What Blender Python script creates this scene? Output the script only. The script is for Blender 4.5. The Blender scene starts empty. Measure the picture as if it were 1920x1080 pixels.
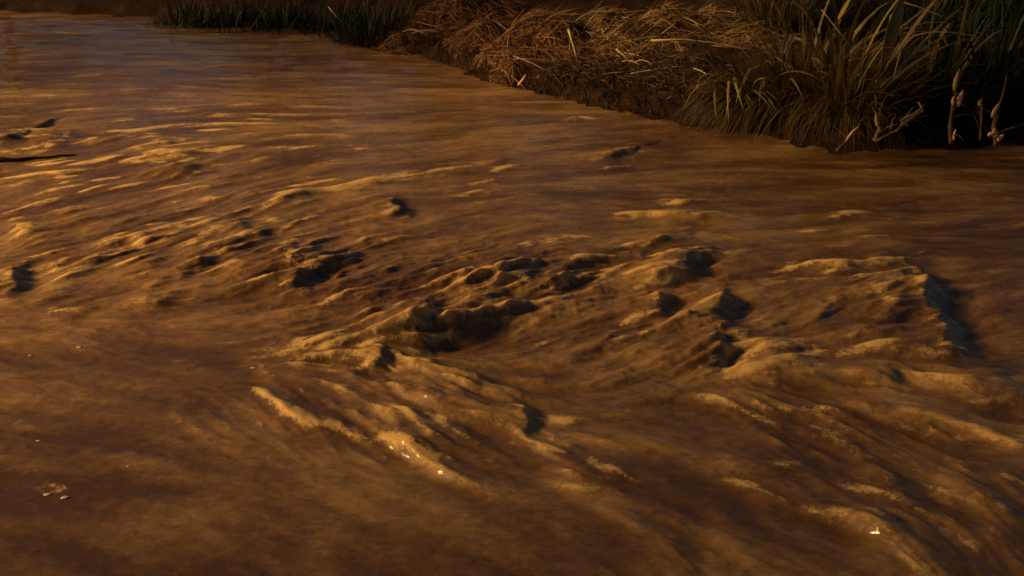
import bpy, math, random
import numpy as np
from mathutils import Vector, Matrix

# ---------------------------------------------------------------- camera, sky, sun, exposure
scene = bpy.context.scene
COL = scene.collection
R = math.radians
CAM_H, PITCH, HFOV = 5.0, R(22.7), R(50)
cam_d = bpy.data.cameras.new('camera'); cam = bpy.data.objects.new('camera', cam_d); COL.objects.link(cam)
cam.location = (0, 0, CAM_H); cam.rotation_euler = (R(90) - PITCH, 0, 0)
cam_d.angle = HFOV; cam_d.clip_end = 2000; cam_d.clip_start = 0.1
scene.camera = cam

SUN_AZ, SUN_EL = R(-98), R(25)          # azimuth measured from +Y towards +X
world = bpy.data.worlds.new('World'); scene.world = world; world.use_nodes = True
wn = world.node_tree.nodes; wl_ = world.node_tree.links
sky = wn.new('ShaderNodeTexSky'); sky.sky_type = 'NISHITA'; sky.sun_disc = False
sky.sun_elevation = SUN_EL; sky.sun_rotation = SUN_AZ
wl_.new(sky.outputs[0], wn['Background'].inputs[0]); wn['Background'].inputs[1].default_value = 0.011

sd = bpy.data.lights.new('sun', 'SUN'); sun = bpy.data.objects.new('sun', sd); COL.objects.link(sun)
sd.energy = 5.0; sd.angle = R(12); sd.color = (1.0, 0.60, 0.22)
sdir = Vector((math.sin(SUN_AZ) * math.cos(SUN_EL), math.cos(SUN_AZ) * math.cos(SUN_EL), math.sin(SUN_EL)))
sun.rotation_euler = (-sdir).to_track_quat('-Z', 'Y').to_euler(); sun.location = sdir * 60

scene.view_settings.view_transform = 'Standard'; scene.view_settings.look = 'None'
scene.view_settings.exposure = 0.78; scene.view_settings.gamma = 1; scene.view_settings.use_curve_mapping = False

# ---------------------------------------------------------------- helpers
rng = np.random.default_rng(7); random.seed(7)
F = 960 / math.tan(HFOV / 2)
cp, sp = math.cos(PITCH), math.sin(PITCH)
def ray(px, py):
    a, b = (px - 960) / F, (540 - py) / F
    return a, cp + b * sp, -sp + b * cp
def P(px, py, z=0.0):                       # where a sight line meets the level z
    a, y, zz = ray(px, py); t = (z - CAM_H) / zz
    return Vector((a * t, y * t, z))
def PY(px, py, Y):                          # where a sight line meets the distance Y
    a, y, zz = ray(px, py); t = Y / y
    return Vector((a * t, Y, CAM_H + zz * t))

def hash2(ix, iy, s):
    h = (ix.astype(np.int64) * 374761393 + iy.astype(np.int64) * 668265263 + s * 144269504) & 0xffffffff
    h = ((h ^ (h >> 13)) * 1274126177) & 0xffffffff
    return ((h ^ (h >> 16)) & 0xffff) / 65535.0
def vnoise(x, y, s=0):
    ix, iy = np.floor(x), np.floor(y); fx, fy = x - ix, y - iy
    fx = fx * fx * fx * (fx * (fx * 6 - 15) + 10); fy = fy * fy * fy * (fy * (fy * 6 - 15) + 10)
    a, b = hash2(ix, iy, s), hash2(ix + 1, iy, s); c, d = hash2(ix, iy + 1, s), hash2(ix + 1, iy + 1, s)
    return (a + (b - a) * fx) * (1 - fy) + (c + (d - c) * fx) * fy - 0.5
def fbm(x, y, s=0, o=4, g=0.5):
    t = 0; amp = 1.0
    for k in range(o):
        t = t + amp * vnoise(x * 2**k + 17.3 * k, y * 2**k - 9.1 * k, s + k); amp *= g
    return t
def sstep(a, b, x):
    t = np.clip((x - a) / (b - a), 0, 1); return t * t * (3 - 2 * t)

def tag(o, label=None, cat=None, group=None, kind=None):
    if label: o['label'] = label
    if cat: o['category'] = cat
    if group: o['group'] = group
    if kind: o['kind'] = kind
    return o
def empty(name, loc=(0, 0, 0)):
    o = bpy.data.objects.new(name, None); COL.objects.link(o); o.location = loc; o.empty_display_size = .1; return o
def link(name, me, mat=None, parent=None, loc=None):
    o = bpy.data.objects.new(name, me); COL.objects.link(o)
    if mat and not me.materials: me.materials.append(mat)
    if parent: o.parent = parent
    if loc is not None: o.location = loc
    return o
def mesh_np(name, V, Fq, smooth=True):
    me = bpy.data.meshes.new(name)
    V = np.asarray(V, np.float32); Fq = np.asarray(Fq, np.int32); k = Fq.shape[1]
    me.vertices.add(len(V)); me.vertices.foreach_set('co', V.ravel())
    me.loops.add(Fq.size); me.loops.foreach_set('vertex_index', Fq.ravel())
    me.polygons.add(len(Fq)); me.polygons.foreach_set('loop_start', np.arange(0, Fq.size, k, dtype=np.int32))
    try: me.polygons.foreach_set('loop_total', np.full(len(Fq), k, np.int32))
    except Exception: pass
    me.update(calc_edges=True); me.validate()
    if smooth: me.polygons.foreach_set('use_smooth', np.ones(len(me.polygons), bool))
    return me
def grid_faces(ny, nx):
    i = np.arange(ny * nx).reshape(ny, nx)
    return np.stack([i[:-1, :-1], i[:-1, 1:], i[1:, 1:], i[1:, :-1]], -1).reshape(-1, 4)

# ---------------------------------------------------------------- materials
def mat_base(name, rough=.7, spec=.3):
    m = bpy.data.materials.new(name); m.use_nodes = True
    b = m.node_tree.nodes['Principled BSDF']; b.inputs['Roughness'].default_value = rough
    b.inputs['Specular IOR Level'].default_value = spec
    return m, m.node_tree.nodes, m.node_tree.links, b
def plant_mat(name, c1, c2, scale=6, rough=.6, transl=0.0, spec=.25):
    m, n, l, b = mat_base(name, rough, spec)
    tc = n.new('ShaderNodeNewGeometry'); oi = n.new('ShaderNodeObjectInfo')
    nz = n.new('ShaderNodeTexNoise'); nz.inputs['Scale'].default_value = scale; nz.inputs['Detail'].default_value = 5
    l.new(tc.outputs['Position'], nz.inputs['Vector'])
    ad = n.new('ShaderNodeMath'); ad.operation = 'MULTIPLY_ADD'; ad.inputs[1].default_value = .5
    l.new(oi.outputs['Random'], ad.inputs[0]); l.new(nz.outputs[0], ad.inputs[2])
    ad2 = n.new('ShaderNodeMath'); ad2.operation = 'MULTIPLY_ADD'; ad2.inputs[1].default_value = .45; ad2.inputs[2].default_value = -.2
    l.new(tc.outputs['Random Per Island'], ad2.inputs[0])
    s = n.new('ShaderNodeMath'); s.operation = 'ADD'; l.new(ad.outputs[0], s.inputs[0]); l.new(ad2.outputs[0], s.inputs[1])
    rp = n.new('ShaderNodeValToRGB'); rp.color_ramp.elements[0].position = .35; rp.color_ramp.elements[1].position = 1.05 if False else 1.0
    rp.color_ramp.elements[0].color = (*c1, 1); rp.color_ramp.elements[1].color = (*c2, 1)
    l.new(s.outputs[0], rp.inputs[0]); l.new(rp.outputs[0], b.inputs['Base Color'])
    if transl:
        t = n.new('ShaderNodeBsdfTranslucent'); l.new(rp.outputs[0], t.inputs[0])
        mx = n.new('ShaderNodeMixShader'); mx.inputs[0].default_value = transl
        l.new(b.outputs[0], mx.inputs[1]); l.new(t.outputs[0], mx.inputs[2]); l.new(mx.outputs[0], n['Material Output'].inputs[0])
    return m
def water_mat():
    m, n, l, b = mat_base('muddy_water', .40, .7)
    b.inputs['IOR'].default_value = 1.33
    b.inputs['Subsurface Weight'].default_value = .55; b.inputs['Subsurface Radius'].default_value = (1.0, .55, .2); b.inputs['Subsurface Scale'].default_value = .09
    b.inputs['Coat Roughness'].default_value = .06; b.inputs['Coat IOR'].default_value = 1.33
    g = n.new('ShaderNodeNewGeometry')
    def attr(nm): a = n.new('ShaderNodeAttribute'); a.attribute_name = nm; return a.outputs['Fac']
    def noise(scale, detail, rough=.6, vec=None, dist=0.0):
        z = n.new('ShaderNodeTexNoise'); z.inputs['Scale'].default_value = scale; z.inputs['Detail'].default_value = detail
        z.inputs['Roughness'].default_value = rough; z.inputs['Distortion'].default_value = dist; l.new(vec or g.outputs['Position'], z.inputs['Vector']); return z.outputs[0]
    def mad(a, k, c):
        q = n.new('ShaderNodeMath'); q.operation = 'MULTIPLY_ADD'; l.new(a, q.inputs[0]); q.inputs[1].default_value = k
        if isinstance(c, (int, float)): q.inputs[2].default_value = c
        else: l.new(c, q.inputs[2])
        return q.outputs[0]
    mp = n.new('ShaderNodeMapping'); mp.inputs['Rotation'].default_value = (0, 0, R(-20)); mp.inputs['Scale'].default_value = (4.5, 12, 9)
    l.new(g.outputs['Position'], mp.inputs[0]); st = mp.outputs[0]
    foam, silt, chop = attr('foam'), attr('silt'), attr('chop')
    nA, nB, nC = noise(1.0, 7, .66, st, .8), noise(9, 6, .65, None, .5), noise(60, 2)
    f = mad(nC, .28, mad(nB, 1.1, mad(nA, .9, mad(silt, 1.0, -1.14))))
    rp = n.new('ShaderNodeValToRGB'); e = rp.color_ramp.elements
    e[0].position = .05; e[0].color = (.125, .059, .017, 1); e[1].position = .95; e[1].color = (.40, .238, .080, 1)
    k = e.new(.5); k.color = (.235, .124, .039, 1)
    l.new(f, rp.inputs[0])
    # silt froth: aerated water plus painted brightness at left, broken up by fine noise
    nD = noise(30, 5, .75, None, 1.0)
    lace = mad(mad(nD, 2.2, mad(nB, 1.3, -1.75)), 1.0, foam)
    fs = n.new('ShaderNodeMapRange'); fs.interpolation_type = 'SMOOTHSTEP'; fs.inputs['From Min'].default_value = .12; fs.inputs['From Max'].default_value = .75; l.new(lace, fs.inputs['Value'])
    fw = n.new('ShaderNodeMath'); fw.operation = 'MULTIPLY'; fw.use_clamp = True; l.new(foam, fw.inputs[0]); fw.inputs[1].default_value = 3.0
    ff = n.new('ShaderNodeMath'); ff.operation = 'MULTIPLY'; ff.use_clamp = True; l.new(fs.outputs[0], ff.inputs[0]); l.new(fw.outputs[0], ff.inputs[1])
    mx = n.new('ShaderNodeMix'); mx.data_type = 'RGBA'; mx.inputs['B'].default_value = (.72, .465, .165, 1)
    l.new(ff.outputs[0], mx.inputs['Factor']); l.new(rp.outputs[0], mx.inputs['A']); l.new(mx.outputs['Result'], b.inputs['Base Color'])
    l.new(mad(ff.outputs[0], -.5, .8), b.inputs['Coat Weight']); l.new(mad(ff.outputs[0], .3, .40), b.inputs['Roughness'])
    b1 = n.new('ShaderNodeBump'); b1.inputs['Distance'].default_value = .035
    b3 = n.new('ShaderNodeBump'); b3.inputs['Distance'].default_value = .022
    b2 = n.new('ShaderNodeBump'); b2.inputs['Strength'].default_value = .3; b2.inputs['Distance'].default_value = .006
    l.new(chop, b1.inputs['Strength']); l.new(chop, b3.inputs['Strength']); l.new(nA, b1.inputs['Height']); l.new(nB, b3.inputs['Height']); l.new(nC, b2.inputs['Height'])
    l.new(b1.outputs[0], b3.inputs['Normal']); l.new(b3.outputs[0], b2.inputs['Normal']); l.new(b2.outputs[0], b.inputs['Normal'])
    return m
def soil_mat():
    m, n, l, b = mat_base('wet_soil', .8, .08)
    g = n.new('ShaderNodeNewGeometry'); nz = n.new('ShaderNodeTexNoise'); nz.inputs['Scale'].default_value = 2.2; nz.inputs['Detail'].default_value = 9
    nz.inputs['Roughness'].default_value = .68
    l.new(g.outputs['Position'], nz.inputs['Vector'])
    rp = n.new('ShaderNodeValToRGB'); rp.color_ramp.elements[0].position = .3; rp.color_ramp.elements[1].position = .75
    rp.color_ramp.elements[0].color = (.013, .0065, .0035, 1); rp.color_ramp.elements[1].color = (.048, .024, .011, 1)
    l.new(nz.outputs[0], rp.inputs[0]); l.new(rp.outputs[0], b.inputs['Base Color'])
    bp = n.new('ShaderNodeBump'); bp.inputs['Strength'].default_value = .7; bp.inputs['Distance'].default_value = .07
    l.new(nz.outputs[0], bp.inputs['Height']); l.new(bp.outputs[0], b.inputs['Normal'])
    return m
M_WATER, M_SOIL = water_mat(), soil_mat()
M_STRAW = plant_mat('dry_straw', (.03, .015, .007), (.44, .27, .105), 1.8, .6)
M_SODDEN = plant_mat('sodden_grass', (.012, .006, .0035), (.07, .037, .017), 4, .6)
M_RUST = plant_mat('rusty_straw', (.022, .010, .005), (.23, .112, .042), 3.5, .6)
M_STRAWP = plant_mat('pale_stalk', (.24, .16, .08), (.52, .39, .21), 5, .5)
M_REED = plant_mat('reed_leaf', (.026, .021, .008), (.19, .13, .042), 3, .5, .2)
M_REEDY = plant_mat('yellowing_leaf', (.10, .078, .022), (.32, .24, .075), 5, .5, .2)
M_DARK = plant_mat('dark_leaf', (.006, .010, .006), (.024, .028, .014), 4, .55, .1)  # green deepened in colour to stand in for shade on background plants
M_CANE = plant_mat('cane_skin', (.07, .04, .02), (.60, .38, .18), 11, .5)
M_DEADLEAF = plant_mat('dead_sheath', (.04, .026, .014), (.24, .15, .07), 8, .6, .15)
M_HUSK = plant_mat('torn_husk', (.30, .15, .08), (.72, .42, .25), 14, .6)
M_FROTH = plant_mat('froth', (.4, .31, .19), (.72, .6, .42), 30, .5)
M_BARK = plant_mat('wet_bark', (.018, .012, .008), (.05, .034, .022), 12, .6)

# ---------------------------------------------------------------- bank line and terrain
bank_px = [(0, 20), (150, 24), (290, 34), (340, 47), (480, 50), (640, 56), (680, 86), (800, 104), (900, 140), (960, 158), (1050, 182),
           (1150, 206), (1230, 224), (1320, 240), (1420, 254), (1500, 268), (1570, 280), (1700, 276), (1920, 274)]
bank_w = [P(*q) for q in bank_px]
BX = np.array([-400, -120, -45] + [v.x for v in bank_w] + [16, 40, 150, 400]); BY = np.array([60, 48, 40] + [v.y for v in bank_w] + [17.6, 15, 8, 0])
o_ = np.argsort(BX); BX, BY = BX[o_], BY[o_]
def bank_dist(x, y):
    d = np.full(np.shape(x), 1e9)
    for i in range(len(BX) - 1):
        ax, ay, bx, by = BX[i], BY[i], BX[i + 1], BY[i + 1]
        ux, uy = bx - ax, by - ay; L = ux * ux + uy * uy + 1e-12
        t = np.clip(((x - ax) * ux + (y - ay) * uy) / L, 0, 1)
        d = np.minimum(d, np.hypot(x - ax - t * ux, y - ay - t * uy))
    return np.where(y > np.interp(x, BX, BY), d, -d)
def ground_z(x, y):
    x = np.asarray(x, float); y = np.asarray(y, float)
    d = bank_dist(x, y) + .35 * fbm(x * 1.1, y * 1.1, 31, 3) + .22 * fbm(x * 3.1, y * 3.1, 35, 3)
    z = np.where(d < 0, -.9 * sstep(0, 1.6, -d) + .02,
                 .02 + .26 * sstep(0, .35, d) + .38 * sstep(.5, 3.2, d) + .05 * np.clip(d - 1, 0, 40) + 2.0 * sstep(8, 60, d))
    z = z + .16 * fbm(x * 1.3, y * 1.3, 41, 4) * sstep(.3, 1.8, d) + 1.2 * fbm(x * .05, y * .05, 51, 3) * sstep(6, 30, d)
    near = sstep(3.2, 0, y - .78 * np.clip(-19 - x, 0, 60))
    return z * (1 - near) + near * (3.3 + .15 * fbm(x * .8, y * .8, 61, 3))
def axis(segs):
    out = []
    for a, b, s0, s1 in segs:
        v = a; 
        while v < b - 1e-6:
            out.append(v); v += s0 + (s1 - s0) * (v - a) / (b - a)
    out.append(segs[-1][1]); return np.array(out)
tx = axis([(-600, -60, 60, 8), (-60, -18, 3, .5), (-18, 16, .14, .14), (16, 60, .5, 4), (60, 600, 8, 60)])
ty = axis([(-300, -6, 40, 2), (-6, 14, .5, .5), (14, 40, .12, .16), (40, 90, .5, 5), (90, 900, 10, 90)])
X, Y = np.meshgrid(tx, ty)
me = mesh_np('ground', np.stack([X, Y, ground_z(X, Y)], -1).reshape(-1, 3), grid_faces(*X.shape))
tag(link('riverbank', me, M_SOIL), kind='structure')

# ---------------------------------------------------------------- the flood water
# flow directions read along the current: image point and the way the streaks run there
flow_px = [(0, 250, 10, -1), (300, 150, 10, 0), (700, 200, 10, -.3), (1200, 290, 10, -.5), (1700, 330, 10, .2), (100, 400, 10, -2.5),
           (450, 390, 10, -3.5), (350, 330, 10, -2), (750, 330, 10, -1), (1100, 400, 10, -.3), (1600, 410, 10, -.5), (850, 470, 10, -2.5),
           (600, 500, 10, -3), (1000, 540, 10, -3.2), (850, 600, 10, -3), (650, 620, 10, -3), (1250, 520, 10, -1), (1500, 540, 10, -2.5),
           (1650, 600, 10, -2), (1200, 650, 10, -3), (1300, 690, 10, -3.5), (250, 520, 10, -4), (420, 560, 10, -2), (720, 700, 10, 5),
           (500, 750, 10, 6.5), (600, 800, 10, 5), (800, 800, 10, 6), (900, 780, 10, 5), (1050, 860, 10, 4.5), (1400, 780, 10, 5),
           (1600, 850, 10, 7), (1500, 950, 10, 4.5), (1800, 900, 10, 8), (1750, 720, 10, 3), (1880, 740, 10, -3), (1880, 1050, 10, 9),
           (300, 950, 10, 2), (100, 850, 10, 1), (700, 1000, 10, 4), (1200, 1000, 10, 5), (200, 650, 10, 3), (1700, 480, 10, -1.5)]
FP = []
for px, py, dx, dy in flow_px:
    a, b = P(px - dx, py - dy), P(px + dx, py + dy); v = (b - a).normalized(); c = P(px, py); FP.append((c.x, c.y, v.x, v.y))
gx0, gy0, gs, gnx, gny = -17.0, 4.5, .032, 960, 950
GX, GY = np.meshgrid(gx0 + gs * np.arange(gnx), gy0 + gs * np.arange(gny))
wx = np.zeros(GX.shape, np.float32); wy = wx.copy()
for x, y, u, v in FP:
    sc = .05 * (2 + y * .12)
    w = 1 / (((GX - x)**2 + (GY - y)**2) * (10 / y)**2 + .15)**1.6
    wx += w * u; wy += w * v
nrm = np.hypot(wx, wy); wx /= nrm; wy /= nrm
ang = .45 * fbm(GX * .9, GY * .9, 71, 2)
wx, wy = wx * np.cos(ang) - wy * np.sin(ang), wx * np.sin(ang) + wy * np.cos(ang)
def lic(src, n, h, wx=wx, wy=wy):
    gny, gnx = src.shape
    acc = src.copy(); cnt = 1
    for sgn in (1, -1):
        fx = np.tile(np.arange(gnx, dtype=np.float32), (gny, 1)); fy = np.tile(np.arange(gny, dtype=np.float32)[:, None], (1, gnx))
        for k in range(n):
            ix = np.clip(fx + .5, 0, gnx - 1).astype(np.int32); iy = np.clip(fy + .5, 0, gny - 1).astype(np.int32)
            fx = fx + sgn * h * wx[iy, ix]; fy = fy + sgn * h * wy[iy, ix]
            ix = np.clip(fx + .5, 0, gnx - 1).astype(np.int32); iy = np.clip(fy + .5, 0, gny - 1).astype(np.int32)
            acc += src[iy, ix]; cnt += 1
    acc /= cnt; acc -= acc.mean(); acc /= acc.std(); return acc
def blur(a, k):
    for _ in range(k):
        a = (a + np.roll(a, 1, 0) + np.roll(a, -1, 0)) / 3; a = (a + np.roll(a, 1, 1) + np.roll(a, -1, 1)) / 3
    return a
L1 = blur(lic(blur(rng.standard_normal(GX.shape).astype(np.float32), 1), 6, 1.0), 1)
L2 = blur(lic(blur(rng.standard_normal(GX.shape).astype(np.float32), 5), 9, 1.5), 2)
L3 = blur(lic(blur(rng.standard_normal(GX.shape).astype(np.float32), 20), 12, 2.0), 4)
# a finer set of streaks for the water close by
hx0, hy0, hs, hnx, hny = -7.5, 4.8, .0135, 1110, 780
HX, HY = np.meshgrid(hx0 + hs * np.arange(hnx), hy0 + hs * np.arange(hny))
_ix = np.clip((HX - gx0) / gs, 0, gnx - 1).astype(int); _iy = np.clip((HY - gy0) / gs, 0, gny - 1).astype(int)
L0 = blur(lic(blur(rng.standard_normal(HX.shape).astype(np.float32), 1), 6, 1.0, wx[_iy, _ix], wy[_iy, _ix]), 1)
for a in (L0, L1, L2, L3): a /= a.std()
def samp(a, x, y, gx0=gx0, gy0=gy0, gs=gs):
    gny, gnx = a.shape
    fx = np.clip((x - gx0) / gs, 0, gnx - 1.001); fy = np.clip((y - gy0) / gs, 0, gny - 1.001)
    ix, iy = fx.astype(int), fy.astype(int); u, v = fx - ix, fy - iy
    return (a[iy, ix] * (1 - u) + a[iy, ix + 1] * u) * (1 - v) + (a[iy + 1, ix] * (1 - u) + a[iy + 1, ix + 1] * u) * v

wxa = axis([(-500, -60, 50, 6), (-60, -15.5, 2.5, .09), (-15.5, -5.5, .075, .022), (-5.5, 6.0, .019, .019), (6.0, 12, .022, .09), (12, 60, .12, 4), (60, 500, 6, 50)])
wya = axis([(-3, 5.2, .4, .1), (5.2, 14, .0145, .022), (14, 22, .025, .055), (22, 36, .062, .11), (36, 60, .2, 2.5)])
X, Y = np.meshgrid(wxa, wya)
fade = sstep(-17.5, -13, X) * sstep(15, 12.5, X) * sstep(4.2, 5.5, Y) * sstep(35, 31, Y)
# how rough the current is, blob by blob
turb = np.full(X.shape, .40)
for px, py, r, a in [(900, 560, 1.5, .7), (1280, 520, 1.2, .6), (1330, 660, 1.0, .7), (1720, 620, 1.2, .5), (560, 520, 1.4, .5), (300, 330, 3.0, .15),
                     (800, 740, .9, .5), (100, 280, 3, .1), (1600, 800, 1.0, .05), (450, 400, 2.0, .2), (1850, 850, .8, .05)]:
    c = P(px, py); turb += a * np.exp(-((X - c.x)**2 + (Y - c.y)**2) / (r * r))
for px, py, r, a in [(300, 980, 1.6, .28), (900, 1000, 1.3, .25), (300, 700, 1.0, .2), (1400, 340, 2.5, .2), (700, 150, 6, .2), (1300, 850, .8, .15)]:
    c = P(px, py); turb -= a * np.exp(-((X - c.x)**2 + (Y - c.y)**2) / (r * r))
turb = np.clip(turb, .12, 1.3)
l1, l2, l3 = samp(L1, X, Y), samp(L2, X, Y), samp(L3, X, Y)
l0 = samp(L0, X, Y, hx0, hy0, hs) * sstep(-7.4, -6.4, X) * sstep(7.4, 6.4, X) * sstep(15.2, 13, Y)
rid_far = lambda x, y: (1 - 2 * np.abs(fbm(x * 1.5 + .2 * l2, y * 1.2, 141, 4))) * np.clip(.7 + 1.5 * fbm(x * .3, y * .3, 151, 2), .1, 1.5)
pk = lambda a, k: (np.exp(k * a) - math.exp(k * k / 2)) / k          # sharp tops, flat troughs
Z = turb * (.0048 * pk(l0, .5) + .0088 * pk(l1, .5) + .0120 * pk(l2, .45) + .016 * l3) * fade * (1 - .5 * sstep(12, 19, Y))
Z += .012 * rid_far(X, Y) * sstep(13, 18, Y) * fade
Z += turb * .06 * fbm(X * .75 + .3 * Y, Y * .9, 5, 3) * fade
Z += .02 * fbm(X * .35, Y * .5, 9, 4) * (1 - fade)
patch = np.clip(.8 + 1.3 * fbm(X * .8, Y * .6, 81, 3), 0, 1)
froth = np.full(X.shape, .28)  # real froth, made heavier on the left in place of stronger light
for px, py, r, a in [(60, 270, 2.6, 1.9), (330, 290, 2.4, 1.2), (480, 390, 1.6, 1.6), (560, 360, 1.2, .9), (250, 460, 1.1, 1.1), (200, 360, 2.0, .5), (30, 430, 1.0, .7), (120, 590, .6, .6), (900, 550, 1.2, .6), (1030, 510, .6, .7),
                     (720, 690, .6, .9), (600, 630, .9, .6), (1250, 570, .9, .6), (1300, 440, 1.0, .5), (1320, 690, .7, .6), (1450, 670, .4, .6), (1660, 510, .9, .6), (1770, 690, .7, .5),
                     (560, 770, .5, .7), (850, 820, .5, .7), (1080, 870, .5, .6), (1380, 770, .5, .35), (1600, 830, .7, .1), (1450, 940, .5, .5), (1600, 405, .9, .5), (1160, 290, .8, .5), (850, 320, 1.0, .5), (1880, 760, .6, .2)]:
    c = P(px, py); froth += a * np.exp(-((X - c.x)**2 + (Y - c.y)**2) / (r * r))
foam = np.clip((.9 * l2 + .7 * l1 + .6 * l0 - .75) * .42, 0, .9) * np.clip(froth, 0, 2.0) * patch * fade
rid = lambda f, sd: 1 - 2 * np.abs(fbm(X * f + .04 * l2 * f, Y * f + .04 * l1 * f, sd, 3))
near = sstep(19, 12, Y)
Z += np.clip(turb - .25, 0, 1.1) * (.020 * rid(2.6, 111) + .010 * near * rid(6.5, 121)) * fade
ENV = np.zeros_like(X)
DX = np.zeros_like(X); DY = np.zeros_like(X)
HS = .50
def crest(pts, A, wl, wr, fo=0.0, trough=.4, lean=.6, rag=.05, seed=0):
    """a standing wave: gentle on the left hand of its line, steep on the right"""
    global Z, DX, DY, foam, ENV
    W = [P(px, py) for px, py in pts]
    xs = [v.x for v in W]; ys = [v.y for v in W]; m = max(wl, wr) * 4.2 + .2
    ci = np.where((wxa > min(xs) - m) & (wxa < max(xs) + m))[0]; ri = np.where((wya > min(ys) - m) & (wya < max(ys) + m))[0]
    if not len(ci) or not len(ri): return
    S = np.s_[ri[0]:ri[-1] + 1, ci[0]:ci[-1] + 1]
    x, y = X[S], Y[S]
    q2, q1, q3 = l2[S], l1[S], l3[S]
    x0_, y0_ = x, y
    x = x + rag * (1.6 * fbm(x * 3, y * 3, 200 + seed, 2) + .25 * q2 + .08 * q1); y = y + rag * (1.6 * fbm(x * 3 + 40, y * 3, 300 + seed, 2) + .25 * q2 - .08 * q1)
    best = np.full(x.shape, 1e9); sg = np.zeros_like(x); tt = np.zeros_like(x); nx_ = np.zeros_like(x); ny_ = np.zeros_like(x)
    far = .75 if max(ys) > 14.5 else 1.0
    segl = [math.hypot(xs[i + 1] - xs[i], ys[i + 1] - ys[i]) for i in range(len(xs) - 1)]; tot = sum(segl); c0 = 0
    for i, L in enumerate(segl):
        ux, uy = (xs[i + 1] - xs[i]) / L, (ys[i + 1] - ys[i]) / L
        t = np.clip((x - xs[i]) * ux + (y - ys[i]) * uy, 0, L)
        d = np.hypot(x - xs[i] - t * ux, y - ys[i] - t * uy); q = d < best
        s = (x - xs[i]) * uy - (y - ys[i]) * ux
        best = np.where(q, d, best); sg = np.where(q, np.sign(s), sg); tt = np.where(q, (c0 + t) / tot, tt)
        nx_ = np.where(q, uy, nx_); ny_ = np.where(q, -ux, ny_); c0 += L
    amp = A * HS * far * np.clip(4 * tt * (1 - tt), 0, 1)**.9 * np.clip(1 + .45 * fbm(x * 2.6, y * 2.6, 400 + seed, 2) + .09 * q2 + .05 * q1, .3, 1.5)
    s = best * sg
    wl2 = wl * 1.5
    h = np.where(s < 0, .6 * np.exp(-(np.abs(s) / wl2)**1.5) + .4 * np.exp(-(np.abs(s) / (.4 * wl2))**1.15), np.exp(-(s / wr)**1.6))
    tr = -trough * np.exp(-((s - 2.4 * wr) / (1.5 * wr))**2) * (s > 0)
    end = np.where((tt <= 0.001) | (tt >= .999), np.exp(-(best / (.6 * wr + .05))**2), 1)
    Z[S] += amp * (h + tr * end); ENV[S] = np.maximum(ENV[S], amp * h)
    DX[S] += lean * amp * h * nx_ * (best < 4 * wl); DY[S] += lean * amp * h * ny_ * (best < 4 * wl)
    if fo: foam[S] = np.maximum(foam[S], min(1.2, fo * 2.3) * np.exp(-((s + .25 * wr) / (.6 * wr + .02))**2) * np.clip(4 * tt * (1 - tt), 0, 1)**.5 * np.clip(.55 + 1.2 * fbm(x * 7, y * 7, 500 + seed, 3) + .28 * q1 + .25 * l0[S], 0, 1.2))
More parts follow.
